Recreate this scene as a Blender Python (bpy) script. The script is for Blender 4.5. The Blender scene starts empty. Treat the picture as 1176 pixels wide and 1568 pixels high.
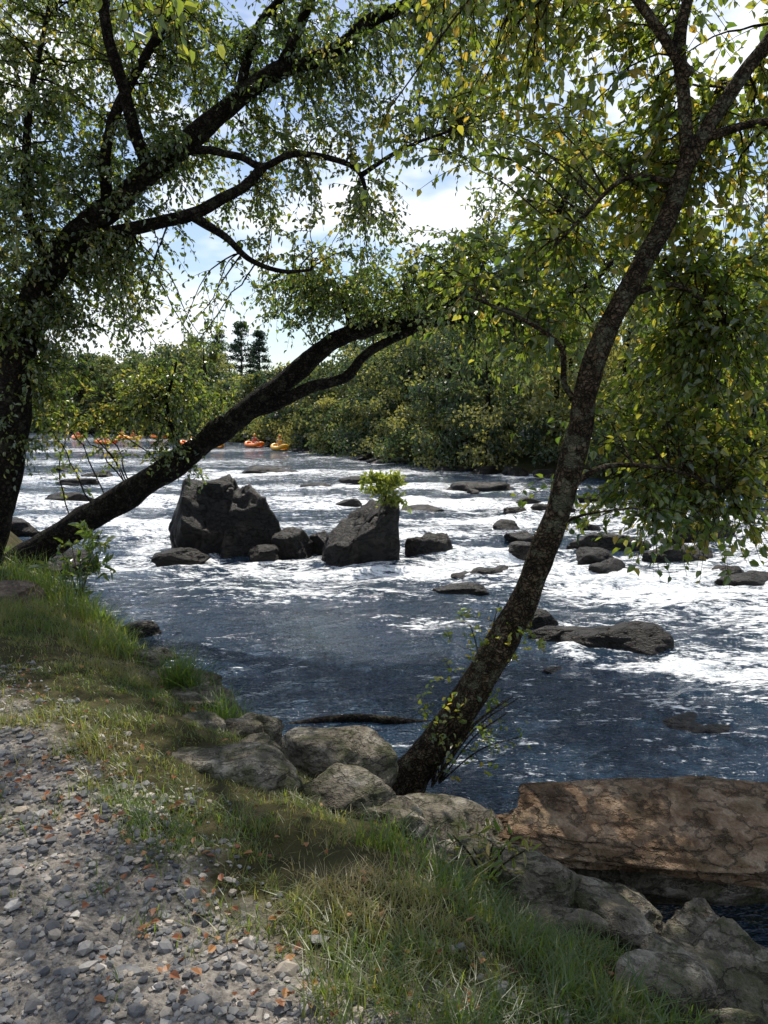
import bpy, math, numpy as np
from mathutils import Vector
rng=np.random.default_rng(7)
scene=bpy.context.scene
scene.view_settings.view_transform='Standard'
scene.view_settings.look='None'
scene.view_settings.exposure=0

# ---------------------------------------------------------------- helpers
def nz(a,eps=1e-9): return a/(np.linalg.norm(a,axis=-1,keepdims=True)+eps)
def hsh(i,j,k,s):
    h=(i*374761393+j*668265263+k*1442695041+s*974711)&0xffffffff
    h=((h^(h>>13))*1274126177)&0xffffffff
    h=h^(h>>16)
    return (h&0xffff)/65535.0
def vn(p,s=0):
    p=np.asarray(p,float); f=np.floor(p); t=p-f; t=t*t*(3-2*t); f=f.astype(np.int64)
    o=0
    for a in (0,1):
        for b in (0,1):
            for c in (0,1):
                w=(t[:,0] if a else 1-t[:,0])*(t[:,1] if b else 1-t[:,1])*(t[:,2] if c else 1-t[:,2])
                o=o+w*hsh(f[:,0]+a,f[:,1]+b,f[:,2]+c,s)
    return o*2-1
def fbm(p,s=0,o=4):
    r=0;a=1.
    for i in range(o):
        r=r+a*vn(p*(2**i)+i*7.3,s+i); a*=.5
    return r
def n2(x,y,sc,s=0,o=3):
    return fbm(np.stack([x*sc,y*sc,np.zeros_like(x)+.37],1),s,o)

class MB:
    def __init__(s): s.v=[];s.f=[];s.r=[];s.n=0
    def add(s,v,f,r=0.5):
        v=np.asarray(v,float).reshape(-1,3); s.v.append(v); s.f.append(np.asarray(f,int)+s.n)
        s.r.append(np.broadcast_to(np.asarray(r,float),(len(v),)).copy()); s.n+=len(v)
    def build(s,name,mat,parent=None,smooth=False,attrs=None):
        v=np.concatenate(s.v); me=bpy.data.meshes.new(name)
        me.vertices.add(len(v)); me.vertices.foreach_set('co',v.ravel())
        loops=np.concatenate([f.ravel() for f in s.f]); tot=np.concatenate([np.full(len(f),f.shape[1]) for f in s.f])
        st=np.concatenate([[0],np.cumsum(tot)[:-1]])
        me.loops.add(len(loops)); me.loops.foreach_set('vertex_index',loops.astype(np.int32))
        me.polygons.add(len(tot)); me.polygons.foreach_set('loop_start',st.astype(np.int32)); me.polygons.foreach_set('loop_total',tot.astype(np.int32))
        me.polygons.foreach_set('use_smooth',np.full(len(tot),smooth))
        me.update(calc_edges=True)
        a=me.attributes.new('rnd','FLOAT','POINT'); a.data.foreach_set('value',np.concatenate(s.r))
        if attrs:
            for k,val in attrs.items():
                a=me.attributes.new(k,'FLOAT','POINT'); a.data.foreach_set('value',val)
        me.materials.append(mat)
        ob=bpy.data.objects.new(name,me); scene.collection.objects.link(ob)
        if parent: ob.parent=parent
        return ob
def empty(name,loc=(0,0,0)):
    e=bpy.data.objects.new(name,None); scene.collection.objects.link(e); e.empty_display_size=.2; return e

def grid_faces(nx,ny):
    i=np.arange(nx*ny).reshape(ny,nx)
    return np.stack([i[:-1,:-1].ravel(),i[:-1,1:].ravel(),i[1:,1:].ravel(),i[1:,:-1].ravel()],1)
def axis(lo,a,b,hi,d,g=1.12):
    m=list(np.arange(a,b,d)); s=d;x=a;L=[]
    while x>lo: s*=g; x-=s; L.append(x)
    s=d;x=m[-1];R=[]
    while x<hi: s*=g;x+=s;R.append(x)
    return np.array(L[::-1]+m+R)

def catmull(pts,n=6):
    P=np.array(pts,float); P=np.vstack([2*P[0]-P[1],P,2*P[-1]-P[-2]]); out=[]
    for i in range(1,len(P)-2):
        t=np.linspace(0,1,n,endpoint=False)[:,None]
        a,b,c,d=P[i-1],P[i],P[i+1],P[i+2]
        out.append(.5*((2*b)+(-a+c)*t+(2*a-5*b+4*c-d)*t**2+(-a+3*b-3*c+d)*t**3))
    out.append(P[-2][None]); return np.vstack(out)
def tubes(mb,P,R,sides=3,ref=None,rnd=.5,rough=0,seed=0):
    P=np.asarray(P,float); M,K,_=P.shape
    T=nz(np.gradient(P,axis=1))
    if ref is None: ref=nz(rng.normal(size=(M,1,3)))
    A=nz(np.cross(T,np.broadcast_to(ref,T.shape))); B=np.cross(T,A)
    th=np.arange(sides)/sides*2*np.pi
    off=np.cos(th)[None,None,:,None]*A[:,:,None]+np.sin(th)[None,None,:,None]*B[:,:,None]
    RR=np.broadcast_to(np.asarray(R)[:,:,None],(M,K,sides)).copy()
    if rough:
        q=(P[:,:,None]+off*.12).reshape(-1,3)
        RR*=1+rough*(fbm(q*5,seed,3)).reshape(M,K,sides)
    V=(P[:,:,None]+off*RR[...,None]).reshape(-1,3)
    i=np.arange(M*K*sides).reshape(M,K,sides); j=np.roll(i,-1,axis=2)
    F=np.stack([i[:,:-1],j[:,:-1],j[:,1:],i[:,1:]],-1).reshape(-1,4)
    r=np.broadcast_to(np.asarray(rnd,float).reshape(-1,1,1),(M,K,sides)).ravel() if np.ndim(rnd) else rnd
    mb.add(V,F,r)
def leaves(mb,base,d,L,W,up=1.0,rnd=None):
    N=len(base); d=nz(d)
    w=rng.normal(size=(N,3))*.75; w[:,2]+=up
    s=nz(np.cross(d,w)); n=np.cross(s,d)
    L=np.broadcast_to(L,(N,))[:,None]; W=np.broadcast_to(W,(N,))[:,None]
    f=W*.22
    V=np.stack([base, base+d*L*.28+s*W*.5+n*f, base+d*L*.66+s*W*.38+n*f*.7, base+d*L-n*L*.12,
                base+d*L*.66-s*W*.38+n*f*.7, base+d*L*.28-s*W*.5+n*f],1)
    o=(np.arange(N)*6)[:,None]
    F=np.concatenate([o+np.array([0,1,2,3]),o+np.array([0,3,4,5])])
    if rnd is None: rnd=rng.random(N)
    mb.add(V.reshape(-1,3),F,np.repeat(rnd,6))

# ---------------------------------------------------------------- materials
def newmat(name):
    m=bpy.data.materials.new(name); m.use_nodes=True; nt=m.node_tree; nt.nodes.clear()
    o=nt.nodes.new('ShaderNodeOutputMaterial'); return m,nt,o
def nd(nt,t,**k):
    n=nt.nodes.new(t)
    for a,b in k.items(): setattr(n,a,b)
    return n
def ramp(nt,src,stops):
    r=nt.nodes.new('ShaderNodeValToRGB'); e=r.color_ramp.elements
    while len(e)<len(stops): e.new(.5)
    for i,(p,c) in enumerate(stops):
        e[i].position=p; e[i].color=(*c,1)
    nt.links.new(src,r.inputs[0]); return r
def noise(nt,vec,scale,detail=5,rough=.55):
    n=nt.nodes.new('ShaderNodeTexNoise'); n.inputs['Scale'].default_value=scale; n.inputs['Detail'].default_value=min(detail,5); n.inputs['Roughness'].default_value=rough
    if vec is not None: nt.links.new(vec,n.inputs['Vector'])
    return n
def mixc(nt,fac,a,b,mode='MIX'):
    m=nt.nodes.new('ShaderNodeMix'); m.data_type='RGBA'; m.blend_type=mode
    for s,i in ((fac,0),(a,6),(b,7)):
        if hasattr(s,'links'): nt.links.new(s,m.inputs[i])
        elif i==0: m.inputs[0].default_value=s
        else: m.inputs[i].default_value=(*s,1)
    return m.outputs[2]
def math_(nt,op,a,b=None,c=None,clamp=False):
    m=nt.nodes.new('ShaderNodeMath'); m.operation=op; m.use_clamp=clamp
    for i,s in enumerate((a,b,c)):
        if s is None: continue
        if hasattr(s,'links'): nt.links.new(s,m.inputs[i])
        else: m.inputs[i].default_value=s
    return m.outputs[0]
def leafmat(name,stops,tstops,trans=.5,gloss=.06,rough=.35):
    m,nt,o=newmat(name)
    at=nd(nt,'ShaderNodeAttribute',attribute_name='rnd')
    c=ramp(nt,at.outputs['Fac'],stops); t=ramp(nt,at.outputs['Fac'],tstops)
    p=nd(nt,'ShaderNodeBsdfDiffuse'); nt.links.new(c.outputs[0],p.inputs[0])
    tr=nd(nt,'ShaderNodeBsdfTranslucent'); nt.links.new(t.outputs[0],tr.inputs[0])
    gl=nd(nt,'ShaderNodeBsdfGlossy'); gl.inputs['Roughness'].default_value=rough; gl.inputs[0].default_value=(.9,.9,.9,1)
    mx=nd(nt,'ShaderNodeMixShader'); mx.inputs[0].default_value=trans
    nt.links.new(p.outputs[0],mx.inputs[1]); nt.links.new(tr.outputs[0],mx.inputs[2])
    m2=nd(nt,'ShaderNodeMixShader'); m2.inputs[0].default_value=gloss; nt.links.new(mx.outputs[0],m2.inputs[1]); nt.links.new(gl.outputs[0],m2.inputs[2]); nt.links.new(m2.outputs[0],o.inputs[0])
    return m
leafA=leafmat('leaf_left',[(0,(.025,.048,.013)),(.6,(.05,.083,.02)),(1,(.11,.125,.03))],[(0,(.11,.20,.025)),(.6,(.27,.37,.045)),(.9,(.55,.57,.07)),(1,(.68,.54,.08))],.55,.10)
leafB=leafmat('leaf_right',[(0,(.028,.055,.014)),(.6,(.055,.092,.02)),(1,(.12,.13,.03))],[(0,(.15,.26,.025)),(.6,(.36,.45,.04)),(.9,(.68,.64,.07)),(1,(.82,.58,.08))],.57,.07)
leafFar=leafmat('leaf_far',[(0,(.022,.042,.02)),(.4,(.05,.078,.03)),(.8,(.10,.13,.045)),(1,(.17,.17,.055))],[(0,(.05,.10,.035)),(.5,(.18,.25,.06)),(1,(.5,.48,.10))],.45,.06,.5)
pineM=leafmat('pine_needles',[(0,(.02,.045,.025)),(1,(.05,.085,.04))],[(0,(.04,.08,.04)),(1,(.10,.16,.07))],.3,.04,.5)
grassM=leafmat('grass_blades',[(0,(.03,.06,.014)),(.5,(.07,.105,.02)),(.8,(.15,.15,.04)),(1,(.28,.23,.11))],[(0,(.12,.25,.03)),(.5,(.30,.42,.05)),(.8,(.52,.50,.09)),(1,(.55,.46,.2))],.5,.05,.45)
shrubM=leafmat('leaf_yellowgreen',[(0,(.06,.10,.02)),(1,(.13,.16,.03))],[(0,(.3,.42,.04)),(1,(.55,.58,.08))],.5,.05)
deadM=leafmat('fallen_leaf',[(0,(.12,.05,.02)),(.5,(.28,.10,.04)),(1,(.38,.20,.08))],[(0,(.1,.04,.02)),(1,(.4,.16,.05))],.2,.04,.5)
def bark(name,c0,c1,c2,lichen=.3,sc=22):
    m,nt,o=newmat(name); g=nd(nt,'ShaderNodeNewGeometry')
    p=nd(nt,'ShaderNodeBsdfPrincipled'); p.inputs['Roughness'].default_value=.9; p.inputs['Specular IOR Level'].default_value=.15
    n=noise(nt,g.outputs['Position'],13,5,.75); r=ramp(nt,n.outputs[0],[(.36,c0),(.52,c1),(.66,c2)])
    v=nd(nt,'ShaderNodeTexVoronoi',feature='DISTANCE_TO_EDGE'); v.inputs['Scale'].default_value=sc
    wn=noise(nt,g.outputs['Position'],14,3); wv=mixc(nt,.12,g.outputs['Position'],wn.outputs['Color']); nt.links.new(wv,v.inputs['Vector'])
    cr=ramp(nt,v.outputs[0],[(0,(.12,.12,.12)),(.22,(1,1,1))])
    c=mixc(nt,.9,r.outputs[0],cr.outputs[0],'MULTIPLY')
    l=noise(nt,g.outputs['Position'],6,5,.75); lf=ramp(nt,l.outputs[0],[(.54,(0,0,0)),(.60,(lichen,)*3)])
    c=mixc(nt,lf.outputs[0],c,(.15,.155,.10)); nt.links.new(c,p.inputs['Base Color'])
    b=nd(nt,'ShaderNodeBump'); b.inputs['Strength'].default_value=1; b.inputs['Distance'].default_value=.03
    h=math_(nt,'ADD',n.outputs[0],math_(nt,'MULTIPLY',cr.outputs[0],.7)); nt.links.new(h,b.inputs['Height']); nt.links.new(b.outputs[0],p.inputs['Normal'])
    nt.links.new(p.outputs[0],o.inputs[0]); return m
barkA=bark('bark_dark',(.010,.008,.006),(.026,.020,.015),(.06,.05,.04),.2)
barkB=bark('bark_brown',(.028,.019,.010),(.085,.06,.034),(.17,.13,.085),.6,34)
def rockmat(name,stops,moss=0,wet=False,scale=4,streak=False,crack=.3):
    m,nt,o=newmat(name); g=nd(nt,'ShaderNodeNewGeometry'); P=g.outputs['Position']
    p=nd(nt,'ShaderNodeBsdfPrincipled'); p.inputs['Roughness'].default_value=.5 if wet else .85; p.inputs['Specular IOR Level'].default_value=.25
    n=noise(nt,P,scale,5,.68); r=ramp(nt,n.outputs[0],stops); c=r.outputs[0]
    if streak:
        mp=nd(nt,'ShaderNodeMapping'); mp.inputs['Scale'].default_value=(3,2.5,9); mp.inputs['Rotation'].default_value=(.3,0,.2); nt.links.new(P,mp.inputs[0])
        s=noise(nt,mp.outputs[0],3,5,.6); sr=ramp(nt,s.outputs[0],[(.38,(.5,.42,.35)),(.6,(1,1,1))]); c=mixc(nt,1,c,sr.outputs[0],'MULTIPLY')
    fn=noise(nt,P,55,4,.7); c=mixc(nt,.45,c,ramp(nt,fn.outputs[0],[(.38,(.25,.25,.25)),(.62,(1,1,1))]).outputs[0],'MULTIPLY')
    if moss:
        mn=noise(nt,P,6,5,.7); mf=ramp(nt,mn.outputs[0],[(.48,(0,0,0)),(.6,(moss,)*3)])
        c=mixc(nt,mf.outputs[0],c,(.055,.062,.022))
    nt.links.new(c,p.inputs['Base Color'])
    b=nd(nt,'ShaderNodeBump'); b.inputs['Strength'].default_value=1; b.inputs['Distance'].default_value=.08
    mp=nd(nt,'ShaderNodeMapping'); mp.inputs['Scale'].default_value=(1,1,2.4); mp.inputs['Rotation'].default_value=(.35,.25,0); nt.links.new(P,mp.inputs[0])
    mn2=noise(nt,mp.outputs[0],scale*1.3,5,.6); rid=math_(nt,'ABSOLUTE',math_(nt,'SUBTRACT',mn2.outputs[0],.5))
    rr_=ramp(nt,rid,[(0,(0,0,0)),(.03,(1,1,1))])
    h=math_(nt,'ADD',n.outputs[0],math_(nt,'ADD',math_(nt,'MULTIPLY',fn.outputs[0],.25),math_(nt,'MULTIPLY',rr_.outputs[0],crack)))
    nt.links.new(h,b.inputs['Height']); nt.links.new(b.outputs[0],p.inputs['Normal']); nt.links.new(p.outputs[0],o.inputs[0]); return m
rockDark=rockmat('rock_wet_dark',[(.3,(.006,.005,.004)),(.55,(.018,.015,.012)),(.75,(.065,.052,.040))],0,True,2.5)
rockBank=rockmat('rock_bank',[(.3,(.07,.06,.045)),(.5,(.20,.175,.13)),(.7,(.44,.40,.33))],.8,False,5,False,.35)
rockSlab=rockmat('rock_slab',[(.3,(.18,.115,.065)),(.5,(.34,.235,.15)),(.7,(.48,.37,.26))],.25,False,4,True,.5)
rockBrown=rockmat('rock_brown',[(.3,(.12,.08,.06)),(.5,(.21,.15,.11)),(.7,(.32,.25,.19))],.2,False,5)
m,nt,o=newmat('gravel_stone'); at=nd(nt,'ShaderNodeAttribute',attribute_name='rnd'); g=nd(nt,'ShaderNodeNewGeometry')
r=ramp(nt,at.outputs['Fac'],[(0,(.07,.07,.075)),(.4,(.17,.17,.17)),(.75,(.28,.265,.245)),(.92,(.36,.30,.23)),(1,(.5,.47,.43))])
n=noise(nt,g.outputs['Position'],80,3); c=mixc(nt,.4,r.outputs[0],n.outputs[0],'OVERLAY')
p=nd(nt,'ShaderNodeBsdfPrincipled'); p.inputs['Roughness'].default_value=.8; p.inputs['Specular IOR Level'].default_value=.3; nt.links.new(c,p.inputs['Base Color']); nt.links.new(p.outputs[0],o.inputs[0]); gravelM=m
m,nt,o=newmat('ground_soil'); g=nd(nt,'ShaderNodeNewGeometry'); P=g.outputs['Position']
a=nd(nt,'ShaderNodeAttribute',attribute_name='path'); b_=nd(nt,'ShaderNodeAttribute',attribute_name='farland')
n=noise(nt,P,5,5,.65); fn=noise(nt,P,45,4,.7)
soil=ramp(nt,n.outputs[0],[(.3,(.03,.028,.012)),(.55,(.06,.055,.025)),(.75,(.11,.09,.05))]).outputs[0]
grav=ramp(nt,fn.outputs[0],[(.35,(.09,.083,.076)),(.5,(.21,.19,.165)),(.7,(.35,.32,.28))]).outputs[0]
pf=math_(nt,'ADD',a.outputs['Fac'],math_(nt,'MULTIPLY',math_(nt,'SUBTRACT',n.outputs[0],.5),1.2),clamp=True)
pf=ramp(nt,pf,[(.35,(0,0,0)),(.65,(1,1,1))]).outputs[0]
c=mixc(nt,pf,soil,grav); c=mixc(nt,b_.outputs['Fac'],c,(.012,.022,.007))
p=nd(nt,'ShaderNodeBsdfPrincipled'); p.inputs['Roughness'].default_value=.95; p.inputs['Specular IOR Level'].default_value=.1; nt.links.new(c,p.inputs['Base Color'])
b=nd(nt,'ShaderNodeBump'); b.inputs['Strength'].default_value=.8; b.inputs['Distance'].default_value=.02; nt.links.new(math_(nt,'ADD',n.outputs[0],fn.outputs[0]),b.inputs['Height']); nt.links.new(b.outputs[0],p.inputs['Normal'])
nt.links.new(p.outputs[0],o.inputs[0]); groundM=m
m,nt,o=newmat('river_water'); g=nd(nt,'ShaderNodeNewGeometry'); P=g.outputs['Position']
at=nd(nt,'ShaderNodeAttribute',attribute_name='foam')
mp=nd(nt,'ShaderNodeMapping'); mp.inputs['Rotation'].default_value=(0,0,.35); mp.inputs['Scale'].default_value=(.55,1.4,1); nt.links.new(P,mp.inputs[0])
w1=noise(nt,mp.outputs[0],4.2,4,.74)
b=nd(nt,'ShaderNodeBump'); b.inputs['Strength'].default_value=1; b.inputs['Distance'].default_value=.19; nt.links.new(w1.outputs[0],b.inputs['Height'])
wat=nd(nt,'ShaderNodeBsdfPrincipled'); wat.inputs['Base Color'].default_value=(.014,.034,.062,1); wat.inputs['Roughness'].default_value=.08; wat.inputs['IOR'].default_value=1.33
wat.inputs['Specular IOR Level'].default_value=.6
nt.links.new(b.outputs[0],wat.inputs['Normal'])
fo=nd(nt,'ShaderNodeBsdfPrincipled'); fo.inputs['Roughness'].default_value=.5
f1=noise(nt,mp.outputs[0],2.6,5,.82); f2=noise(nt,mp.outputs[0],12,5,.78)
fc=ramp(nt,f2.outputs[0],[(.38,(.34,.39,.42)),(.55,(.86,.88,.9))]); nt.links.new(fc.outputs[0],fo.inputs['Base Color'])  # grey-blue end paints shadowed foam into the colour, spread by noise
b2=nd(nt,'ShaderNodeBump'); b2.inputs['Strength'].default_value=.9; b2.inputs['Distance'].default_value=.13; nt.links.new(f1.outputs[0],b2.inputs['Height']); nt.links.new(b2.outputs[0],fo.inputs['Normal'])
fn_=math_(nt,'ADD',math_(nt,'MULTIPLY',math_(nt,'SUBTRACT',f1.outputs[0],.5),2.9),math_(nt,'MULTIPLY',math_(nt,'SUBTRACT',f2.outputs[0],.5),2.6))
ff=math_(nt,'ADD',at.outputs['Fac'],fn_)
fr=ramp(nt,ff,[(.32,(0,0,0)),(.43,(.35,.35,.35)),(.72,(1,1,1))])
mx=nd(nt,'ShaderNodeMixShader'); nt.links.new(fr.outputs[0],mx.inputs[0]); nt.links.new(wat.outputs[0],mx.inputs[1]); nt.links.new(fo.outputs[0],mx.inputs[2]); nt.links.new(mx.outputs[0],o.inputs[0])
waterM=m
def plain(name,c,rough=.5):
    m,nt,o=newmat(name); p=nd(nt,'ShaderNodeBsdfPrincipled'); g=nd(nt,'ShaderNodeNewGeometry')
    n=noise(nt,g.outputs['Position'],6,4); cc=mixc(nt,.25,c,n.outputs[0],'OVERLAY'); nt.links.new(cc,p.inputs['Base Color']); p.inputs['Roughness'].default_value=rough
    nt.links.new(p.outputs[0],o.inputs[0]); return m

# ---------------------------------------------------------------- terrain
def sdist(x,y,poly):
    best=np.full(x.shape,1e9); sg=np.ones(x.shape)
    for (ax,ay),(bx,by) in zip(poly[:-1],poly[1:]):
        dx,dy=bx-ax,by-ay; L2=dx*dx+dy*dy
        t=np.clip(((x-ax)*dx+(y-ay)*dy)/L2,0,1)
        d=np.hypot(x-ax-t*dx,y-ay-t*dy); cr=dx*(y-ay)-dy*(x-ax)
        u=d<best-1e-9; best=np.where(u,d,best); sg=np.where(u,np.sign(cr),sg)
    return best*sg
EDGE=[(-400,160),(-200,150),(-75,130),(-40,75),(-14,26),(-6.6,13),(-4.6,9.8),(-2.75,7.2),(-1.95,5.95),(-.98,4.75),(-.35,3.95),(.15,3.4),(.6,2.9),(.9,2.5),(1.15,2.1),(1.7,1),(2.6,-2),(5,-8),(60,-60),(400,-200)]
FAR=[(-400,190),(-200,175),(-90,150),(-39,120),(-12,76),(-6,60),(.5,46.7),(5.3,36.5),(14.4,29),(30,24),(60,20),(400,-40)]
PATH=[(-60,60),(-7,9),(-3.6,5.7),(-2.25,4.4),(-1.45,3.5),(-1.0,2.85),(-.6,2.45),(-.2,2.17),(.15,1.92),(.65,1.2),(1.2,-1),(6,-20)]
def zt(x,y):
    s=-sdist(x,y,EDGE); f=sdist(x,y,FAR)
    near=np.interp(s,[-6,-2,-1.1,-.5,0,.5,1.2],[-2.2,-1.8,-1.35,-.95,-.36,-.13,0])
    hill=np.where(x<-14,.35,1.0)
    far=np.interp(f,[-6,-1,0,2,8,70,250],[-2.2,-1.4,-1,-.2,.6, 9,16]); far=np.where(far>0,far*hill,far)
    z=np.maximum(near,far)
    dt=np.hypot(x,y)
    z=z+.035*n2(x,y,2.2,3)*np.clip(1-dt/40,0,1)+np.where(dt>15,.25*n2(x,y,.2,5),0)+.02*n2(x,y,7,9,2)*(dt<12)
    return z,s,f
xs=axis(-420,-6,3.5,420,.06,1.13); ys=axis(-60,1.0,9.,480,.06,1.13)
X,Y=np.meshgrid(xs,ys); x=X.ravel();y=Y.ravel()
z,s,f=zt(x,y); pth=-sdist(x,y,PATH)
mb=MB(); mb.add(np.stack([x,y,z],1),grid_faces(len(xs),len(ys)))
mb.build('ground',groundM,smooth=True,attrs={'path':np.clip(.5+pth*1.2,0,1),'farland':np.clip(f/2,0,1)})
def zat(x,y): return zt(np.atleast_1d(np.asarray(x,float)),np.atleast_1d(np.asarray(y,float)))[0]

# ---------------------------------------------------------------- rocks
ROCKS=[ # x,y,z,sx,sy,sz,rot,seed
 (-3.35,15.1,-1.3,1.15,.95,2.35,.2,101),(-2.6,14.8,-1.1,.62,.6,1.7,.6,2),(-2.2,14.1,-1.0,.42,.3,.36,.1,3),(-1.7,14.6,-1,.5,.4,.7,.3,4),(-1.25,14.9,-1,.3,.4,.5,.9,34),
 (-.36,13.9,-1.2,.92,.62,1.45,.25,125),(.78,14.3,-1,.5,.3,.58,.4,6),(1.05,11.3,-1.03,.5,.3,.17,.1,7),(1.9,9.5,-1.02,.28,.25,.34,.5,8),
 (2.65,8.55,-1.02,.6,.36,.36,-.1,9),(2.2,9.1,-1.05,.45,.22,.17,.2,10),(1.8,7.7,-1.06,.26,.16,.1,0,11),(2.75,6.4,-1.12,.42,.3,.17,.4,12),
 (-.6,31,-1,1.1,.6,.36,0,13),(-5.6,37,-1,1.6,.8,.4,0,14),(2.7,14.7,-1,.45,.3,.28,.1,15),(3.7,28,-1,1.4,.8,.38,.2,16),
 (4.4,15.2,-1,.8,.5,.4,.1,17),(5.4,14,-1,.7,.4,.35,.3,18),(5.9,12.1,-1.05,.6,.4,.24,.3,19),(-5.4,13,-1,.65,.4,.36,.1,20),
 (-3,9.2,-1,.36,.22,.18,0,21),(-2.5,8.1,-1.05,.35,.25,.22,.4,22),(-8.3,17,-1,.7,.5,.5,0,23),(1.1,21.5,-1.05,.8,.4,.26,0,24),
 (-3.7,13.9,-1.,.5,.3,.3,.4,26),(6.8,16.5,-1,.9,.5,.5,.3,27)]
rr=np.random.default_rng(11)
for i in range(22):
    t=rr.random(); k=rr.integers(4,9); a,b=np.array(FAR[k]),np.array(FAR[k+1])
    p=a*(1-t)+b*t
    if p[0]>30: continue
    ROCKS.append((p[0]-rr.random()*1.2,p[1]-.5-rr.random()*1.5,-1,.5+rr.random()*.7,.5,.2+rr.random()*.3,rr.random(),40+i))
for i in range(24):   # small stones breaking the surface of the rapids
    yy=rr.uniform(12,27); xx=yy*rr.uniform(.08,.46); ss=rr.uniform(.12,.32)
    ROCKS.append((xx,yy,-1.0,ss*1.6,ss,ss*.85,rr.random(),400+i))
for i in range(8):
    yy=rr.uniform(22,40); xx=-yy*rr.uniform(.02,.45); ss=rr.uniform(.2,.45)
    ROCKS.append((xx,yy,-1.0,ss*1.8,ss,ss*.7,rr.random()*.4,440+i))
def ico(sub):
    import bmesh
    bm=bmesh.new(); bmesh.ops.create_icosphere(bm,subdivisions=sub,radius=1); bm.verts.ensure_lookup_table()
    v=np.array([q.co[:] for q in bm.verts]); f=np.array([[q.index for q in p.verts] for p in bm.faces]); bm.free(); return v,f
ICO5=ico(5);ICO6=ico(6);ICO4=ico(4);ICO1=ico(1);ICO2=ico(2)
def rockverts(v0,seed,planes=16,nr=.12):
    r=np.random.default_rng(seed); u=v0
    N=nz(r.normal(size=(planes,3))); N[0]=nz(np.array([.25*r.normal(),.2*r.normal(),1])); D=r.uniform(.62,.95,planes); D[0]=.72
    if seed==101:   # big dome-topped boulder with a shoulder on its right
        N[0]=nz(np.array([-.1,0,1])); D[0]=.74; N[1]=nz(np.array([.75,-.1,.62])); D[1]=.70; N[2]=nz(np.array([-.8,-.2,.45])); D[2]=.82; N[3]=nz(np.array([0,-1,.15])); D[3]=.75
    if seed==125:   # block rising to the right, steep right face
        N[0]=nz(np.array([-.42,-.15,1])); D[0]=.62; N[1]=nz(np.array([1,-.1,.08])); D[1]=.74; N[2]=nz(np.array([-.9,-.4,.35])); D[2]=.80; N[3]=nz(np.array([.2,-1,.1])); D[3]=.7
    q=u@N.T; rad=np.where(q>1e-3,D[None]/np.maximum(q,1e-3),9).min(1); rad=np.minimum(rad,1.1)
    v=u*rad[:,None]
    v=v+u*(nr*fbm(v*1.6+seed*3.1,seed,5))[:,None]
    led=np.abs(vn(v*np.array([1.2,1.2,5])+seed,seed))*.07
    v=v*(1-led)[:,None]
    cr=np.abs(fbm(v*2.2+seed,seed+9,3)); return v*(1-.08*np.exp(-(cr/.05)**2))[:,None]
def rock(name,mat,x,y,z,sx,sy,sz,rot,seed,tmpl=None,planes=14,tilt=(0,0),nr=.09):
    v0,f=tmpl or (ICO5 if y<20 else ICO4)
    v=rockverts(v0,seed,planes,nr)*np.array([sx,sy,sz])
    c,s_=math.cos(tilt[0]),math.sin(tilt[0]); v=np.stack([v[:,0],v[:,1]*c-v[:,2]*s_,v[:,1]*s_+v[:,2]*c],1)
    c,s_=math.cos(tilt[1]),math.sin(tilt[1]); v=np.stack([v[:,0]*c+v[:,2]*s_,v[:,1],-v[:,0]*s_+v[:,2]*c],1)
    c,s_=math.cos(rot),math.sin(rot); v=np.stack([v[:,0]*c-v[:,1]*s_,v[:,0]*s_+v[:,1]*c,v[:,2]],1)
    mb=MB(); V=v+np.array([x,y,z]); mb.add(V,f); mb.build(name,mat,smooth=True); return V
TOP={}
for R in ROCKS: TOP[R[7]]=rock('river_boulder',rockDark,*R,tmpl=ICO6 if R[7] in(101,125) else (ICO4 if R[7]>=400 else None))
BANK=[(-.82,3.72,-.22,.38,.24,.2,-.35,51),(-.30,4.2,-.38,.34,.24,.28,.2,52),(-1.55,5.5,-.40,.32,.22,.2,.2,53),(-1.25,5.1,-.40,.3,.2,.18,-.3,63),(.12,3.75,-.54,.55,.3,.2,-.15,54),
 (.62,2.98,-.34,.24,.17,.15,.3,55),(.88,2.95,-.46,.26,.16,.16,-.7,56),(1.3,2.75,-.64,.3,.26,.28,.5,57),(1.02,3.4,-.8,.3,.2,.18,.1,58),
 (-.85,4.6,-.42,.3,.22,.2,.5,61),(-.1,4.75,-.90,.35,.3,.24,.1,62),(1.2,2.35,-.52,.24,.2,.18,.2,64),(1.65,3.15,-.95,.3,.25,.25,.2,65),(1.45,3.2,-.85,.22,.2,.28,.9,66),
 (.42,3.35,-.52,.34,.22,.2,.2,68),(-.5,4.4,-.46,.22,.2,.2,.2,69),(1.1,2.7,-.5,.2,.16,.15,.8,70),(1.9,2.9,-1.0,.3,.25,.2,1.8,75),(1.6,2.6,-.95,.3,.25,.25,1.2,76),(-1.1,4.35,-.22,.16,.13,.1,.3,77),(-2.1,6.25,-.42,.24,.18,.14,.2,78)]
er=np.random.default_rng(5)
def along(t,poly):
    P=np.array(poly); L=np.r_[0,np.cumsum(np.linalg.norm(np.diff(P,axis=0),axis=1))]; q=t*L[-1]
    return np.array([np.interp(q,L,P[:,0]),np.interp(q,L,P[:,1])])
for i in range(70):
    p=along(er.random(),EDGE[6:15]); lf=p[0]<-1.6; o_=er.uniform(.15,.6) if lf else er.uniform(-.12,.6); px,py=p[0]+o_*.75,p[1]+o_*.6; s_=er.uniform(.05,.14) if lf else er.uniform(.04,.17)
    BANK.append((px,py,float(zat(px,py)[0])+s_*.2,s_*er.uniform(1,1.7),s_,s_*er.uniform(.5,.9),er.uniform(-.6,.6),300+i))
for i,R in enumerate(BANK): rock('bank_boulder',rockBank,*R,tmpl=ICO5 if R[3]>.2 else ICO4,planes=9,nr=.08)
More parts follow.
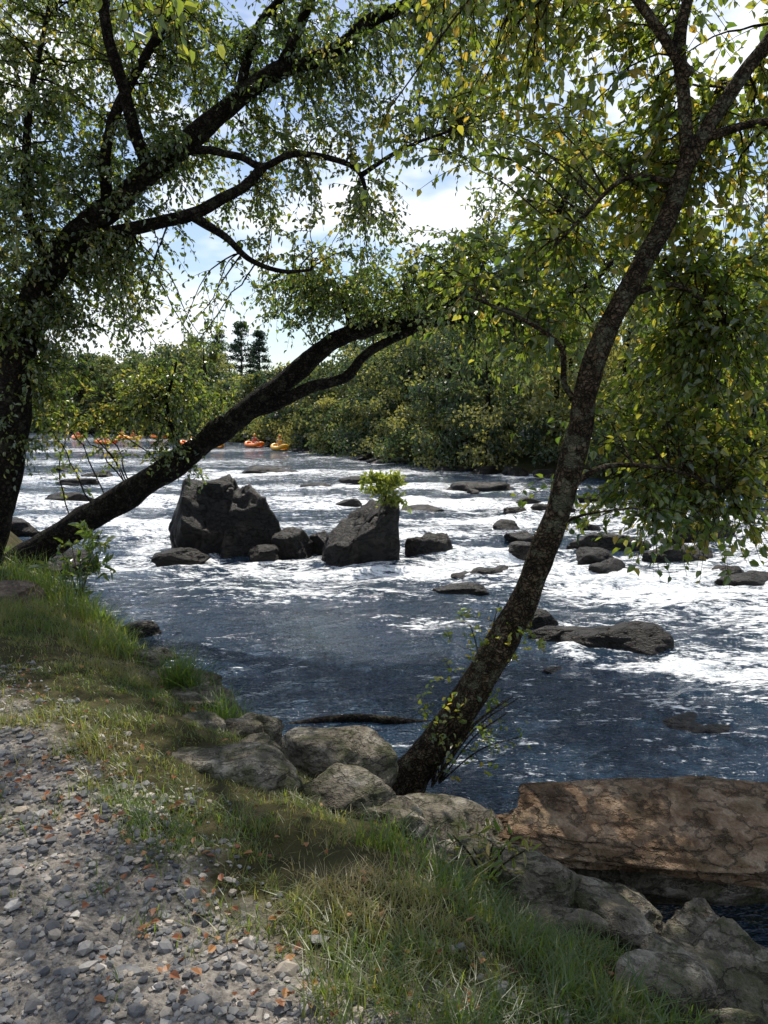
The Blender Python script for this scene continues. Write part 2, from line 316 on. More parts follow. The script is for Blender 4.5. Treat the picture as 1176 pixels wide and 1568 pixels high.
rock('flat_boulder',rockBrown,-3.75,7.2,-.12,.6,.42,.18,.2,71,ICO5)
rock('rock_slab',rockSlab,1.62,3.82,-.53,1.5,.42,.11,-.05,72,ICO6,26,(.36,0.03),.10)
rock('rock_slab',rockBank,1.9,3.95,-.80,1.2,.35,.2,.05,73,ICO5,20,(.1,0.0),.07)

# ---------------------------------------------------------------- river
xs=axis(-400,-9,9,400,.085,1.10); ys=axis(-40,2.4,18,300,.075,1.035)
X,Y=np.meshgrid(xs,ys); x=X.ravel();y=Y.ravel()
def blob(cx,cy,rx,ry,ang=0,a=1):
    c,s_=math.cos(ang),math.sin(ang); u=(x-cx)*c+(y-cy)*s_; v=-(x-cx)*s_+(y-cy)*c
    return a*np.exp(-((u/rx)**2+(v/ry)**2)**1.3)
foam=np.zeros_like(x)
for B in [(2.2,14.0,2.4,1.5,-.45,1.0),(4.0,11.6,3.0,1.6,-.6,1.0),(5.4,9.6,2,1.6,-.6,.85),(4.4,7.7,1.8,.7,-.4,.7),(3.3,7.9,.8,.35,-.3,.95),(7.5,12,3.5,3,-.3,.85),
  (-9,24,9,2.2,0,.9),(-8,19,4,1.3,-.2,.75),(-5,17.5,1.6,1.6,0,1.0),(0,23.5,7,1.6,-.08,.95),(3,19.5,4,1.0,-.1,.75),(-2,29,9,1.6,.0,.68),(6,20,6,2.4,-.2,.75),(10,17,6,3,-.2,.8),
  (-4,36,11,3.,.0,.6),(-12,33,10,2.5,0,.62),(-16,45,15,4,0,.52),(-1.2,12.9,3.4,1.0,-.1,.62),(-4.2,13.4,1.3,1,0,.65),(-.9,14.8,.35,1.0,0,1.1),(.3,9.5,.9,.35,-.2,.5),(-.2,11.3,3,.8,-.2,.38),(1.1,12.8,1.1,1.0,-.5,1.05),
  (-22,62,18,5,0,.5),(-3,50,5,2.5,.6,.45),(1.2,17,2.5,1,-.2,.7),(-2,18,2.5,1,0,.45),(-35,90,25,8,0,.4)]:
    foam=np.maximum(foam,blob(*B))
for R in ROCKS:
    d=np.hypot((x-R[0]-.15)/(R[3]*1.35),(y-R[1]+.25)/(R[4]*1.5)); foam=np.maximum(foam,.6*np.exp(-((d-.95)/.25)**2)*(R[5]>.25)*(R[1]>8))
co,si=math.cos(.35),math.sin(.35); u=x*co+y*si; v=-x*si+y*co
q=np.stack([u*.5,v*1.3,np.zeros_like(u)],1)
amp=.035+.15*foam
zw=-1.0+amp*.8*fbm(q*1.3,21,4)+.014*fbm(q*5,31,2)
ridge=1-np.abs(fbm(q*.8,77,2)); zw+=foam*.14*(ridge-.6)
zw=np.where(np.hypot(x,y)>60,-1.0+(zw+1)*.5,zw)
foamn=foam+ .22*fbm(q*.7,91,3)-.08
mb=MB(); mb.add(np.stack([x,y,zw],1),grid_faces(len(xs),len(ys))); mb.build('river_water',waterM,smooth=True,attrs={'foam':foamn})

# ---------------------------------------------------------------- trees
def make_tree(name,limbs,clusters,leafM,barkM,LL,LW,nspray,nleaf,seed,spraylen=(.2,.45),twigr=.0035,droop=-.45,bend=.18):
    global rng
    rng=np.random.default_rng(seed); e=empty(name); tb=MB(); sk=[]
    for pts,r0,r1 in limbs:
        C=catmull(pts,8); n=len(C); t=np.linspace(0,1,n)
        C=C+.03*np.stack([vn(C*2.3,seed),vn(C*2.3,seed+1),vn(C*2.3,seed+2)],1)*(t[:,None]>.02)*min(1,r0*20)
        R=r0*(1-t)+r1*t
        if r0>.075: R=R*(1+.5*np.exp(-t*22))
        tubes(tb,C[None],R[None],16 if r0>.05 else 8,ref=np.array([.05,1,.08]),rough=.15,seed=seed)
        sk.append(np.column_stack([C,R])[3:])
    SK=np.concatenate(sk)
    Bp=[];Br=[]
    for (cx,cy,cz),(rx,ry,rz),n in clusters:
        d=nz(rng.normal(size=(n,3)))*(rng.random((n,1))**(1/2.4)); T=np.array([cx,cy,cz])+d*np.array([rx,ry,rz])
        D=np.linalg.norm(T[:,None]-SK[None,:,:3],axis=2)*(1+.6*rng.random((n,len(SK)))); idx=D.argmin(1)
        S=SK[idx,:3]; L=np.linalg.norm(T-S,axis=1,keepdims=True)
        C1=(S*.55+T*.45)+rng.normal(size=(n,3))*.1*L; C1[:,2]+=bend*L[:,0]
        tt=np.linspace(0,1,10)[None,:,None]
        P=(1-tt)**2*S[:,None]+2*tt*(1-tt)*C1[:,None]+tt**2*T[:,None]
        P=P+rng.normal(size=P.shape)*.012*L[:,None]*np.clip(tt*3,0,1)
        Bp.append(P); r=np.minimum(.004+.006*L[:,0],SK[idx,3]*.6); Br.append(r[:,None]*np.linspace(1,.35,10)[None])
    Bp=np.concatenate(Bp);Br=np.concatenate(Br); tubes(tb,Bp,Br,4)
    M=len(Bp); u=rng.uniform(.25,1,(M,nspray)); u[:,0]=1
    L=np.linalg.norm(Bp[:,-1]-Bp[:,0],axis=1)
    u=1-(1-u)*np.clip(1.6/(L+.01),.1,1)[:,None]
    fi=u*8.999; i0=fi.astype(int); fr=(fi-i0)[...,None]; mi=np.arange(M)[:,None]
    S=(Bp[mi,i0]*(1-fr)+Bp[mi,i0+1]*fr).reshape(-1,3); tan=nz(Bp[mi,i0+1]-Bp[mi,i0]).reshape(-1,3)
    N=len(S); d=nz(tan*.7+rng.normal(size=(N,3))*np.array([.8,.8,.45])+np.array([0,0,droop*.3])); sl=rng.uniform(*spraylen,N)
    t=np.linspace(0,1,5)[None,:,None]
    TP=S[:,None]+d[:,None]*t*sl[:,None,None]+np.array([0,0,np.sign(droop)])*(t**2)*(sl*rng.uniform(.1,.6,N))[:,None,None]
    tubes(tb,TP,np.broadcast_to(twigr*np.linspace(1,.4,5),(N,5)),3)
    k=nleaf; ul=np.clip((np.arange(k)+rng.random((N,k)))/k,0.05,1); fi=ul*3.999;i0=fi.astype(int);fr=(fi-i0)[...,None];mi=np.arange(N)[:,None]
    B=(TP[mi,i0]*(1-fr)+TP[mi,i0+1]*fr).reshape(-1,3); tt=nz(TP[mi,i0+1]-TP[mi,i0]).reshape(-1,3)
    dd=tt*.5+rng.normal(size=B.shape)*.75+np.array([0,0,droop])
    sr=np.clip(rng.random(N)*.75+.1,0,1); sr=sr+.25*vn(S*.9,seed); rd=np.clip(np.repeat(sr,k)+rng.normal(size=N*k)*.16,0,1)
    lb=MB(); sc=rng.uniform(.6,1.25,len(B)); leaves(lb,B,dd,LL*sc,LW*sc,1.0,rd)
    tb.build('trunk_and_branches',barkM,e,True); lb.build('foliage',leafM,e)
    return e

make_tree('birch_tree',[
 ([(-4.95,9.1,-.6),(-4.62,9,.37),(-4.36,9,1.29),(-4.2,9,2.19),(-3.93,9,2.98),(-3.5,9,3.62),(-2.98,9,4.0),(-2.37,9,4.46),(-1.71,8.9,4.94),(-1.13,8.8,5.27),(-.56,8.8,5.48),(-.13,8.7,5.75),(.37,8.7,5.96),(1.1,8.6,6.35),(1.9,8.5,6.6)],.21,.03),
 ([(-4.25,9,1.9),(-4.6,9.2,3.2),(-4.9,9.3,4.6),(-5,9.3,6.2)],.12,.03),
 ([(-1.6,8.9,5.0),(-1.34,8.8,5.68),(-.98,8.7,6.09),(-.7,8.6,6.8)],.06,.02),
 ([(-3.55,9,3.5),(-3.1,9,3.64),(-2.63,8.9,3.72),(-2.11,8.8,3.8),(-1.59,8.8,4.04),(-1.29,8.8,4.28)],.085,.05),
 ([(-2.6,9,4.3),(-2.1,8.9,4.5),(-1.6,8.8,4.42),(-1.29,8.8,4.28),(-.93,8.7,4.42),(-.42,8.7,4.32),(-.24,8.7,4.17),(-.2,8.7,3.83)],.05,.02),
 ([(-.25,8.7,4.18),(.05,8.7,4.38),(.35,8.7,4.5),(.8,8.7,4.65)],.03,.012),
 ([(-2.11,8.8,3.8),(-1.75,8.8,3.55),(-1.49,8.8,3.33),(-1.09,8.8,3.2),(-.8,8.8,3.2)],.05,.015),
 ([(-3.1,9,3.95),(-3.0,8.9,4.74),(-2.57,8.8,5.4),(-2.04,8.7,6.1),(-1.8,8.6,6.9)],.07,.02),
 ([(-3.8,9,3.2),(-4.0,9,4.0),(-3.9,9,5.0),(-3.6,9,6.2)],.07,.02),
 ([(-1.13,8.8,5.27),(-.6,8.2,6.0),(-.2,7.4,6.5),(.4,7.0,6.8),(1.2,6.9,6.8)],.06,.015),  # limb added to carry the unseen shade clusters overhead
 ([(-2.6,9,4.3),(-2.7,7.9,5.6),(-2.3,7.4,6.5),(-1.5,7,6.9)],.07,.015)],
 [((-3.6,9.3,5.3),(1.7,1.4,1.5),185),((-1.8,9.3,5.7),(1.6,1.4,1.1),118),((-3.8,9.2,3.5),(1.2,1.3,1.1),140),((-2.2,9.2,4.4),(1.3,1.1,.7),44),
  ((-.2,9,5.6),(1.4,1.5,.8),72),((-.7,9,3.75),(1.1,1.,.55),30),((-4.0,9.2,2.4),(.8,1.,.6),62),((-2.7,9.2,2.75),(.8,1.,.4),24),((1.3,9,5.7),(1.6,1.5,1.0),70),
  ((.1,7.2,6.7),(.5,.45,.25),15),((1.0,6.7,6.8),(.45,.4,.25),13),((-.6,6.9,6.9),(.5,.4,.25),14),((-1.4,7.6,6.8),(.5,.45,.25),14),((-2.4,7.4,6.9),(.6,.5,.3),14),((-.3,8.3,6.8),(.4,.4,.25),10),  # small clusters out of view, added to throw dappled shade on the path
  ((-4.4,9.3,1.5),(.5,.7,.5),16),((.1,9.1,4.7),(1.3,1,.6),28)],
 leafA,barkA,.062,.036,8,9,101)
make_tree('birch_tree',[
 ([(-5.2,10,-.7),(-4.9,10,-.42),(-4.42,10,-.08),(-3.29,10,.62),(-2.17,10,1.38),(-1.49,10,1.88),(-.98,10,2.25),(-.565,10,2.57),(.1,9.9,2.74),(.93,9.8,2.82),(1.75,9.7,2.9),(2.3,9.6,3.1),(2.8,9.5,3.5)],.215,.03),
 ([(-1.9,10,1.55),(-1.2,9.95,1.86),(-.56,9.9,2.08),(-.23,9.9,2.37),(.43,9.85,2.72),(.9,9.8,3.1),(1.3,9.8,3.7)],.085,.03),
 ([(-2.6,10,1.1),(-2.75,9.9,1.7),(-2.6,9.8,2.3)],.035,.012),
 ([(-.4,10,2.6),(-.5,10,3.0),(-.9,10,3.4)],.04,.012),
 ([(1.3,9.8,2.86),(1.9,9.8,3.5),(2.2,9.7,4.3),(2.4,9.7,5.2)],.05,.02)],
 [((-.7,9.9,3.1),(1.0,1.,.36),50),((.8,9.9,3.3),(1.3,1.,.6),125),((-2.8,9.9,1.95),(.75,.7,.45),45),((2.3,9.9,4.0),(1.3,1.2,1.2),120),((1.6,9.7,2.5),(.9,.8,.3),36),((-3.7,9.8,1.6),(.7,.7,.3),16),((-2.5,9.7,1.2),(.5,.5,.25),7)],
 leafA,barkA,.062,.036,8,9,102)
make_tree('birch_tree',[
 ([(.10,4.7,-.95),(.2,4.7,-.65),(.463,4.7,-.29),(.703,4.7,.134),(.899,4.7,.55),(1.01,4.7,.88),(1.117,4.7,1.2),(1.185,4.7,1.52),(1.215,4.7,1.79),(1.33,4.7,2.13),(1.49,4.7,2.44),(1.65,4.7,2.77),(1.765,4.7,3.06),(1.89,4.7,3.27),(2.06,4.7,3.52),(2.25,4.7,3.85),(2.5,4.7,4.4),(2.7,4.7,5.2)],.108,.026),
 ([(1.76,4.7,3.03),(1.73,4.65,3.41),(1.66,4.6,3.66),(1.69,4.6,3.95),(1.8,4.6,4.6),(1.8,4.5,5.4)],.045,.02),
 ([(1.2,4.7,1.66),(1.08,4.68,1.8),(1.04,4.65,2.02),(.8,4.6,2.17),(.5,4.6,2.3)],.022,.008),
 ([(1.85,4.7,3.2),(2.2,4.6,3.25),(2.7,4.5,3.1)],.03,.01),
 ([(1.7,4.7,2.95),(1.4,4.7,2.98),(1.15,4.7,2.75),(1.0,4.7,2.6)],.02,.007),
 ([(1.4,4.7,2.3),(1.8,4.9,2.4),(2.3,5.2,2.2)],.02,.008),
 ([(1.1,4.7,1.15),(1.4,4.8,1.3),(1.9,5.0,1.25),(2.3,5.1,1.1)],.02,.008),
 ([(1.02,4.7,.9),(1.2,4.7,1.0),(1.5,4.7,1.05)],.012,.005),
 ([(1.72,4.6,3.5),(1.2,4.6,4.1),(.4,4.8,4.6),(-.5,5,4.9)],.03,.012)],
 [((2.15,5.3,2.45),(.6,.5,.8),42),((2.3,5.5,1.55),(.6,.45,.6),38),((1.8,5.4,1.75),(.5,.4,.45),15),((1.5,5.3,3.05),(.8,.6,.65),28),((.95,5.1,2.4),(.65,.5,.35),18),
  ((1.2,5.3,4.0),(1.1,.6,.5),27),((2.1,5.3,3.6),(.7,.6,.8),34),((1.5,5.0,1.08),(.5,.4,.12),9),((2.1,5.3,1.05),(.5,.35,.18),12),((2.2,5.0,5.4),(1.2,.5,.4),10),((.5,5.2,3.6),(.7,.5,.5),11),((-.3,5.2,5.3),(1.0,.4,.3),10)],  # the highest clusters are out of view, added as overhead shade
 leafB,barkB,.064,.042,8,8,103,(.22,.5))
make_tree('birch_tree',[
 ([(-2.6,1.5,-.1),(-2.5,1.5,1.2),(-2.2,1.7,2.6),(-1.9,1.9,3.8),(-1.5,2.1,5.2)],.13,.05),
 ([(-2.15,1.7,2.9),(-1.6,2.2,3.2),(-1.1,2.6,3.15),(-.75,2.8,3.08)],.02,.005)],
 [((-.85,2.8,3.06),(.25,.2,.04),4),((-1.5,2.4,3.4),(.5,.4,.2),8),((-1.5,2.3,5.3),(1.2,1.,.7),20)],
 leafB,barkB,.048,.032,5,5,104,(.1,.2))
def shrub(name,base,h,sp,n,leafM,LL,LW,seed,ns=4,nl=6,lean=(0,0),droop=.3):
    r=np.random.default_rng(seed); L=[]
    for i in range(n):
        a=r.random()*6.28; k=sp*(.3+.7*r.random()); hh=h*(.6+.4*r.random())
        b=np.array(base); t=b+np.array([math.cos(a)*k+lean[0],math.sin(a)*k+lean[1],hh]); mid=(b+t)/2+np.array([0,0,.12*h])
        L.append(([tuple(b),tuple(mid),tuple(t)],.006,.003))
    b=np.array(base); c=(b[0]+lean[0]*.7,b[1]+lean[1]*.7,b[2]+h*.6)
    return make_tree(name,L,[(c,(sp,sp,h*.45),n*3)],leafM,barkB,LL,LW,ns,nl,seed,(.06,.15),.0015,droop,0)
shrub('sapling_shoots',(.62,4.7,-.1),.55,.3,7,leafB,.04,.026,201,2,4,(.1,0))
shrub('sapling_shoots',(.35,4.65,-.7),.55,.35,8,leafB,.04,.026,202,2,3,(.25,0))
shrub('sapling_shoots',(.3,4.6,-.7),.75,.35,8,leafB,.04,.025,207,2,3,(.3,-.1))
V=TOP[125]; k=np.hypot(V[:,0]-.02,V[:,1]-13.8)<.12; bz=float(V[k,2].max())
shrub('boulder_shrub',(.0,13.8,bz-.05),.56,.42,16,shrubM,.10,.04,203,4,5)
shrub('boulder_shrub',(.15,13.8,bz-.12),.28,.34,6,shrubM,.09,.035,208,3,5,droop=-.1)
shrub('riverside_weed',(-3.3,8.2,-.4),.8,.35,7,leafA,.12,.045,204,2,5,(.1,0),.1)
shrub('riverside_weed',(.42,2.95,-.3),.2,.16,5,grassM,.06,.016,205,2,4)

# ---------------------------------------------------------------- far bank woods
rng=np.random.default_rng(31)
lb=MB(); tb=MB()
def fartree(x,y,h,w,nl,ls,tone,low=.0):
    z0=float(zat(x,y)[0]); tubes(tb,np.array([[[x,y,z0-.3],[x+.1*w*rng.normal(),y,z0+h*.5],[x+.15*w*rng.normal(),y,z0+h*.9]]]),np.array([[.02*h,.013*h,.004*h]]),6)
    nc=int(16+nl/90); th=rng.random(nc)*6.28; hz=rng.uniform(low,1,nc); rad=np.sqrt(np.clip(1-(2*(hz-.45)/1.15)**2,.05,1))*w*(.35+.65*rng.random(nc))
    C=np.stack([x+np.cos(th)*rad,y+np.sin(th)*rad,z0+h*(.04+.93*hz)],1); cr=w*rng.uniform(.22,.42,nc)
    k=rng.integers(0,nc,nl); d=nz(rng.normal(size=(nl,3)))*(rng.random((nl,1))**.4)
    B=C[k]+d*cr[k][:,None]*np.array([1,1,.7]); rd=np.clip(tone+.2*rng.normal(size=nc)[k]+.15*rng.normal(size=nl),0,1)
    leaves(lb,B,rng.normal(size=(nl,3))+np.array([0,0,-.3]),ls*rng.uniform(.6,1.3,nl),ls*.7,.8,rd)
seg=FAR[2:10]
for i in range(150):
    p=along((i+rng.random())/150,seg); y_=p[1]+rng.uniform(.3,2.5)
    dist=np.hypot(*p); fartree(p[0]+rng.normal()*.5,y_,rng.uniform(1.6,4.2),rng.uniform(1.2,2.4),int(800 if dist<60 else 400),.14+dist*.0020,rng.choice([.2,.4,.6,.95,1.05]))
for i in range(230):
    t=(i+rng.random())/230; p=along(t,seg); off=rng.uniform(2,30) if i%3 else rng.uniform(1.5,6); p=p+np.array([off*.35,off]); dist=np.hypot(*p)
    br=p[0]/p[1]
    if br>-.11: H=rng.uniform(6,12)*(1 if br>-.03 else .6)
    elif br>-.22: H=rng.uniform(4.5,7)
    else: H=rng.uniform(8,13)
    near=dist<62
    fartree(p[0],p[1],H,H*rng.uniform(.28,.40),2200 if near else 1100,(.24 if near else .19+dist*.0026),rng.choice([.1,.3,.5,.7,.95]))
for i in range(30):
    t=rng.random(); p=np.array([-40,75])*(1-t)+np.array([-80,130])*t; fartree(p[0]-4-rng.random()*12,p[1]-2,rng.uniform(8,12),3.8,900,.45,rng.uniform(.2,.8))
e=empty('distant_treeline'); tb.build('trunks',barkA,e,True); lb.build('crowns',leafFar,e)
def pine(x,y,h,seed):
    r=np.random.default_rng(seed); e=empty('pine_tree'); t_=MB(); l_=MB(); z0=float(zat(x,y)[0])
    tubes(t_,np.array([[[x,y,z0-.3],[x,y,z0+h*.5],[x,y,z0+h]]]),np.array([[.25,.17,.03]]),8)
    for k in range(60):
        f=.35+.65*r.random(); a=r.random()*6.28; L=(1.04-f)*h*.26+.4; p0=np.array([x,y,z0+h*f]); p1=p0+np.array([math.cos(a)*L,math.sin(a)*L,.08*L])
        tubes(t_,np.array([[p0,(p0+p1)/2,p1]]),np.array([[.06,.04,.02]]),4)
        n=60; u=r.uniform(.3,1,n)[:,None]; B=p0*(1-u)+p1*u+r.normal(size=(n,3))*np.array([.3,.3,.14]); leaves(l_,B,r.normal(size=(n,3))+[0,0,.3],.45,.16,.8)
    t_.build('trunk',barkA,e,True); l_.build('needles',pineM,e)
pine(-25,138,18,1); pine(-29.5,140,16,2); pine(-22.5,142,15.5,3)

# ---------------------------------------------------------------- gravel, grass, litter
rng=np.random.default_rng(77)
n=46000; gx=rng.uniform(-3.6,1.2,n); gy=1.2+rng.random(n)**1.3*4.6
ps=-sdist(gx,gy,PATH)+.25*n2(gx,gy,2.5,8); keep=(ps>-.03)|((ps>-.3)&(rng.random(n)<.2)); gx,gy=gx[keep],gy[keep]; n=len(gx)
gz=zat(gx,gy); sz=np.clip(rng.lognormal(math.log(.0082),.5,n),.004,.03)
V0,F0=ICO1
V=V0[None]*(1+.28*rng.normal(size=(n,len(V0),1)).clip(-1.2,1.2)); ax=rng.uniform(.6,1.25,(n,1,3)); ax[:,:,2]*=.62; V=V*ax*sz[:,None,None]
a=rng.random(n)*6.28; c,s_=np.cos(a)[:,None],np.sin(a)[:,None]; V=np.stack([V[...,0]*c-V[...,1]*s_,V[...,0]*s_+V[...,1]*c,V[...,2]],-1)
V+=np.stack([gx,gy,gz+sz*.25],1)[:,None]
F=(F0[None]+(np.arange(n)*len(V0))[:,None,None]).reshape(-1,3); mb=MB(); mb.add(V.reshape(-1,3),F,np.repeat(rng.random(n),len(V0))); mb.build('gravel',gravelM)
def blades(mb,x,y,z,L,W,lean,rd):
    n=len(x); a=rng.random(n)*6.28; d=np.stack([np.cos(a),np.sin(a),np.zeros(n)],1); s_=np.stack([-np.sin(a+rng.normal(size=n)*.5),np.cos(a),np.zeros(n)],1)
    b=np.stack([x,y,z],1); t=np.array([0,.35,.7,1.]); w=np.array([1,.85,.5,.06])
    P=b[:,None]+d[:,None]*(lean*L)[:,None,None]*(t**2)[None,:,None]; P[...,2]+=L[:,None]*(t-lean[:,None]*.45*t**2)
    A=P+s_[:,None]*(W[:,None]*w)[...,None]*.5; B=P-s_[:,None]*(W[:,None]*w)[...,None]*.5
    V=np.concatenate([A,B],1); o=(np.arange(n)*8)[:,None]
    F=np.concatenate([o+np.array([k,k+1,k+5,k+4]) for k in range(3)]); mb.add(V.reshape(-1,3),F,np.repeat(rd,8))
mb=MB(); nt_=9500
tx=rng.uniform(-6,2.2,nt_*4); ty=1.1+rng.random(nt_*4)**1.3*10
s=-sdist(tx,ty,EDGE); ps=-sdist(tx,ty,PATH)+.3*n2(tx,ty,2.0,8)
den=np.clip(.65+1.0*n2(tx,ty,1.8,12),0.08,1)
k=(s>-.10)&(ps<.03)&(rng.random(len(tx))<den)|((s>.3)&(ps<.6)&(rng.random(len(tx))<.06))
for R in BANK+[(-3.75,7.2,0,.6,.42)]: k&=np.hypot((tx-R[0])/R[3],(ty-R[1])/R[4])>.85
tx,ty=tx[k][:nt_],ty[k][:nt_]; nb=13
bx=np.repeat(tx,nb)+rng.normal(size=len(tx)*nb)*.03; by=np.repeat(ty,nb)+rng.normal(size=len(tx)*nb)*.03
hh=np.repeat(.04+.075*np.clip(.5+.9*n2(tx,ty,1.3,44),0,1.3),nb); tone=np.repeat(np.clip(.55+.5*n2(tx,ty,1.1,55)+.15*rng.normal(size=len(tx)),0,1),nb)
blades(mb,bx,by,zat(bx,by)-.01,hh*rng.uniform(.5,1.4,len(bx)),rng.uniform(.0025,.0055,len(bx)),rng.uniform(.2,1.2,len(bx)),np.clip(tone+.12*rng.normal(size=len(bx)),0,1))
for (cx,cy,r_,cnt,l_,tn) in [(-1.4,5.3,.12,320,.42,.35),(-1.5,5.4,.10,100,.33,.45),(-1.0,4.85,.14,220,.28,.2),(-2.7,7.4,.3,500,.35,.4),(-3.3,8.1,.4,600,.4,.4),(-2.2,6.2,.25,400,.26,.5),(0,3.1,.15,160,.17,.4),(.3,2.75,.2,220,.17,.35),(.9,2.2,.15,200,.15,.3),(.6,2.2,.25,300,.15,.35),(-3.8,8.7,.5,500,.4,.4),(-3,7.7,.5,500,.25,.6),(.25,3.0,.3,90,.22,.2)]:
    x_=cx+rng.normal(size=cnt)*r_*.6;y_=cy+rng.normal(size=cnt)*r_*.6
    blades(mb,x_,y_,zat(x_,y_)-.01,l_*rng.uniform(.5,1.25,cnt),rng.uniform(.005,.010,cnt)*(1.2 if cy>5 else .8),rng.uniform(.15,1.0,cnt),np.clip(tn+.15*rng.normal(size=cnt),0,1))
mb.build('grass',grassM)
n=1700; x_=rng.uniform(-2.6,1.1,n); y_=1.5+rng.random(n)**1.3*4; s=-sdist(x_,y_,EDGE); x_,y_=x_[s>.1],y_[s>.1]
ps=-sdist(x_,y_,PATH); k=rng.random(len(x_))<np.exp(-((ps-.08)/.3)**2)+.12; x_,y_=x_[k],y_[k]; n=len(x_)
mb=MB(); d=rng.normal(size=(n,3)); d[:,2]*=.25; leaves(mb,np.stack([x_,y_,zat(x_,y_)+.02],1),d,rng.uniform(.022,.045,n),rng.uniform(.012,.028,n),2,rng.random(n)); mb.build('fallen_leaves',deadM)
mb=MB(); C=catmull([(-.9,6.35,-1.05),(-.3,6.45,-1.0),(.3,6.4,-1.02),(.75,6.5,-1.07)],6); tubes(mb,C[None],np.linspace(.05,.02,len(C))[None],10,ref=np.array([0,1,.1]),rough=.2)
mb.build('driftwood_log',barkA,smooth=True)

# ---------------------------------------------------------------- rafts and paddlers
def skinbody(name,pts,edges,rad,mat,parent):
    me=bpy.data.meshes.new(name); me.from_pydata(pts,edges,[]); ob=bpy.data.objects.new(name,me); scene.collection.objects.link(ob)
    ob.modifiers.new('s','SKIN'); sv=me.skin_vertices[0].data if me.skin_vertices else None
    if sv is None:
        bpy.context.view_layer.objects.active=ob; bpy.ops.mesh.customdata_skin_add(); sv=me.skin_vertices[0].data
    for i,r in enumerate(rad): sv[i].radius=(r,r)
    sv[0].use_root=True
    m=ob.modifiers.new('b','SUBSURF'); m.levels=1;m.render_levels=1; me.materials.append(mat); ob.parent=parent; return ob
skinM=plain('skin',(.45,.27,.19)); darkM=plain('paddle_shaft',(.03,.03,.03))
cols={'orange':plain('raft_orange',(.8,.2,.02),.35),'yellow':plain('raft_yellow',(.8,.42,.03),.35),'red':plain('raft_red',(.65,.09,.03),.35),'blue':plain('vest_blue',(.03,.12,.4),.5)}
def craft(x,y,rot,col,vest):
    e=empty('inflatable_raft'); mat=cols[col]; mb=MB()
    t=np.linspace(0,2*np.pi,41); L,Wd=1.15,.42
    P=np.stack([L*np.sign(np.cos(t))*np.abs(np.cos(t))**.8,Wd*np.sign(np.sin(t))*np.abs(np.sin(t))**.6,.16+.22*np.abs(np.cos(t))**4],1)
    tubes(mb,P[None],np.full((1,41),.14),12,ref=np.array([0.01,0,1]))
    for xx in (-.5,.35): tubes(mb,np.array([[[xx,-.38,.2],[xx,0,.2],[xx,.38,.2]]]),np.full((1,3),.11),10,ref=np.array([0,0,1.]))
    g=np.array([[-.95,-.35,.08],[.95,-.35,.08],[.95,.35,.08],[-.95,.35,.08]]); mb.add(g,np.array([[0,1,2,3]]))
    mb.build('hull',mat,e,True); e.location=(x,y,-.98); e.rotation_euler=(0,0,rot)
    p=empty('paddler')
    skinbody('body',[(0,0,.0),(0,0,.25),(0,0,.48),(0,0,.58),(.02,0,.72),(.35,.12,.12),(.65,.14,-.02),(.35,-.12,.12),(.65,-.14,-.02),(.02,.2,.47),(.15,.3,.27),(.38,.25,.32),(.02,-.2,.47),(.15,-.3,.27),(.38,-.25,.36)],
      [(0,1),(1,2),(2,3),(3,4),(0,5),(5,6),(0,7),(7,8),(2,9),(9,10),(10,11),(2,12),(12,13),(13,14)],[.15,.14,.14,.06,.09,.08,.05,.08,.05,.06,.045,.04,.06,.045,.04],skinM,p)
    mb=MB(); tubes(mb,np.array([[[0,0,.04],[0,0,.08],[0,0,.28],[0,0,.48],[0,0,.53]]]),np.array([[.15,.19,.20,.19,.12]]),14,ref=np.array([0,1.,0])); mb.build('life_vest',cols[vest],p,True)
    mb=MB(); v,f=ICO2; v=v*np.array([.13,.12,.11])+np.array([.02,0,.77]); mb.add(v,f); mb.build('helmet',cols['red' if vest!='red' else 'yellow'],p,True)
    mb=MB(); tubes(mb,np.array([[[.38,-.85,.62],[.38,0,.34],[.38,.85,.06]]]),np.full((1,3),.016),8,ref=np.array([0,0,1.]))
    for sgn,zz in ((-1,.65),(1,.03)): mb.add(np.array([[.38,sgn*.85,zz-.02],[.44,sgn*1.0,zz-.09],[.44,sgn*1.25,zz-.09],[.38,sgn*1.3,zz+.02],[.33,sgn*1.25,zz+.09],[.33,sgn*1.0,zz+.07]]),np.array([[0,1,2,3],[0,3,4,5]]))
    mb.build('paddle',darkM,p); p.location=(x,y,-.98+.3); p.rotation_euler=(0,0,rot)
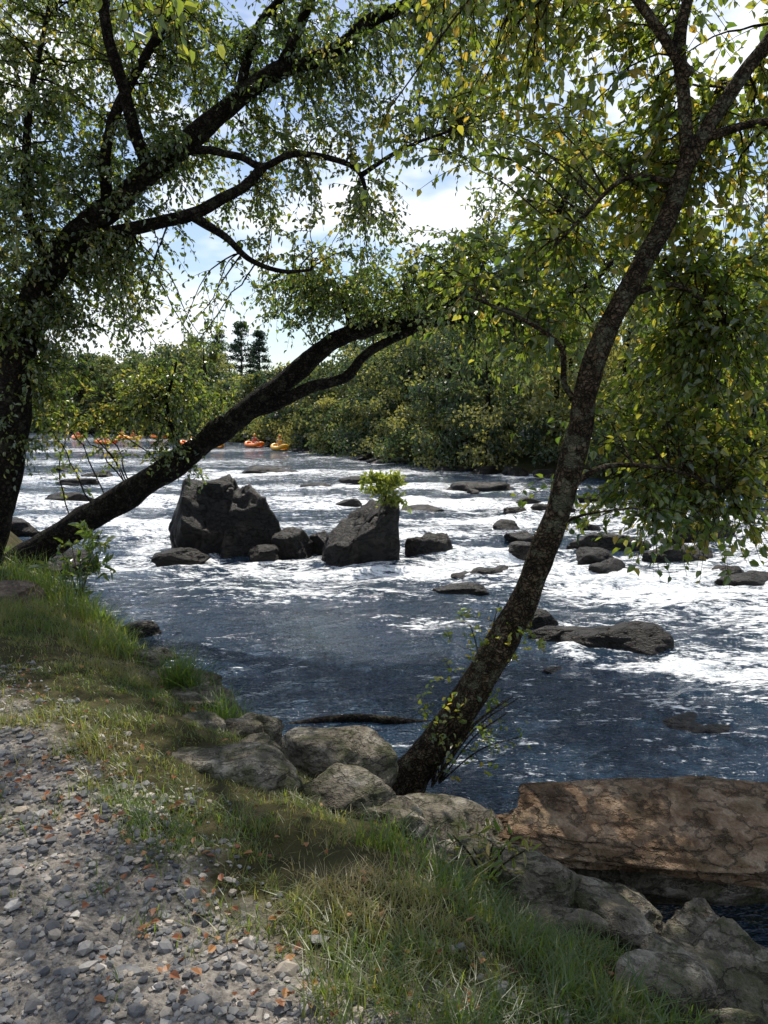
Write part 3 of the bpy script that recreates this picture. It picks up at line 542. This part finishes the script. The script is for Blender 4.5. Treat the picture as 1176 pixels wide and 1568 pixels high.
for a in [(-26.5,74,-.4,'orange','orange'),(-31,92,-1.2,'orange','yellow'),(-28.5,88,-.5,'yellow','orange'),(-14.2,66,-1.2,'yellow','blue'),(-11.2,67,-.9,'orange','red'),(-8.2,61,-1.1,'yellow','yellow'),(-35.5,90,-.9,'orange','red'),(-27.5,95,-.4,'orange','blue'),(-17.5,70,-.7,'orange','orange')]: craft(*a)

# ---------------------------------------------------------------- sky, sun, camera
el,az=math.radians(57),math.radians(6)
w=bpy.data.worlds.new('World'); scene.world=w; w.use_nodes=True; nt=w.node_tree; nt.nodes.clear()
o=nt.nodes.new('ShaderNodeOutputWorld'); bg=nt.nodes.new('ShaderNodeBackground'); sky=nt.nodes.new('ShaderNodeTexSky'); sky.sky_type='NISHITA'
sky.sun_disc=False; sky.sun_elevation=el; sky.sun_rotation=az; sky.air_density=1.0; sky.dust_density=.8
tc=nt.nodes.new('ShaderNodeTexCoord'); mp=nt.nodes.new('ShaderNodeMapping'); mp.inputs['Scale'].default_value=(1,1,2.6); nt.links.new(tc.outputs['Generated'],mp.inputs[0])
cn=noise(nt,mp.outputs[0],2.6,5,.6); cr=ramp(nt,cn.outputs[0],[(.47,(0,0,0)),(.60,(1,1,1))])
c=mixc(nt,cr.outputs[0],sky.outputs[0],(8.5,8.8,9.2)); nt.links.new(c,bg.inputs[0]); bg.inputs[1].default_value=.14; nt.links.new(bg.outputs[0],o.inputs[0])
sd=bpy.data.lights.new('sun','SUN'); sd.energy=5; sd.angle=math.radians(.5); sd.color=(1,.93,.82); so=bpy.data.objects.new('sun',sd); scene.collection.objects.link(so)
S=Vector((math.sin(az)*math.cos(el),math.cos(az)*math.cos(el),math.sin(el))); so.rotation_euler=S.to_track_quat('Z','Y').to_euler()
cd=bpy.data.cameras.new('camera'); cam=bpy.data.objects.new('camera',cd); scene.collection.objects.link(cam)
cam.location=(0,0,1.6); cam.rotation_euler=(math.radians(83),0,0); cd.sensor_fit='VERTICAL'; cd.sensor_height=24; cd.lens=12/math.tan(math.atan(784/1184)); cd.clip_end=2000; cd.clip_start=.05
scene.camera=cam
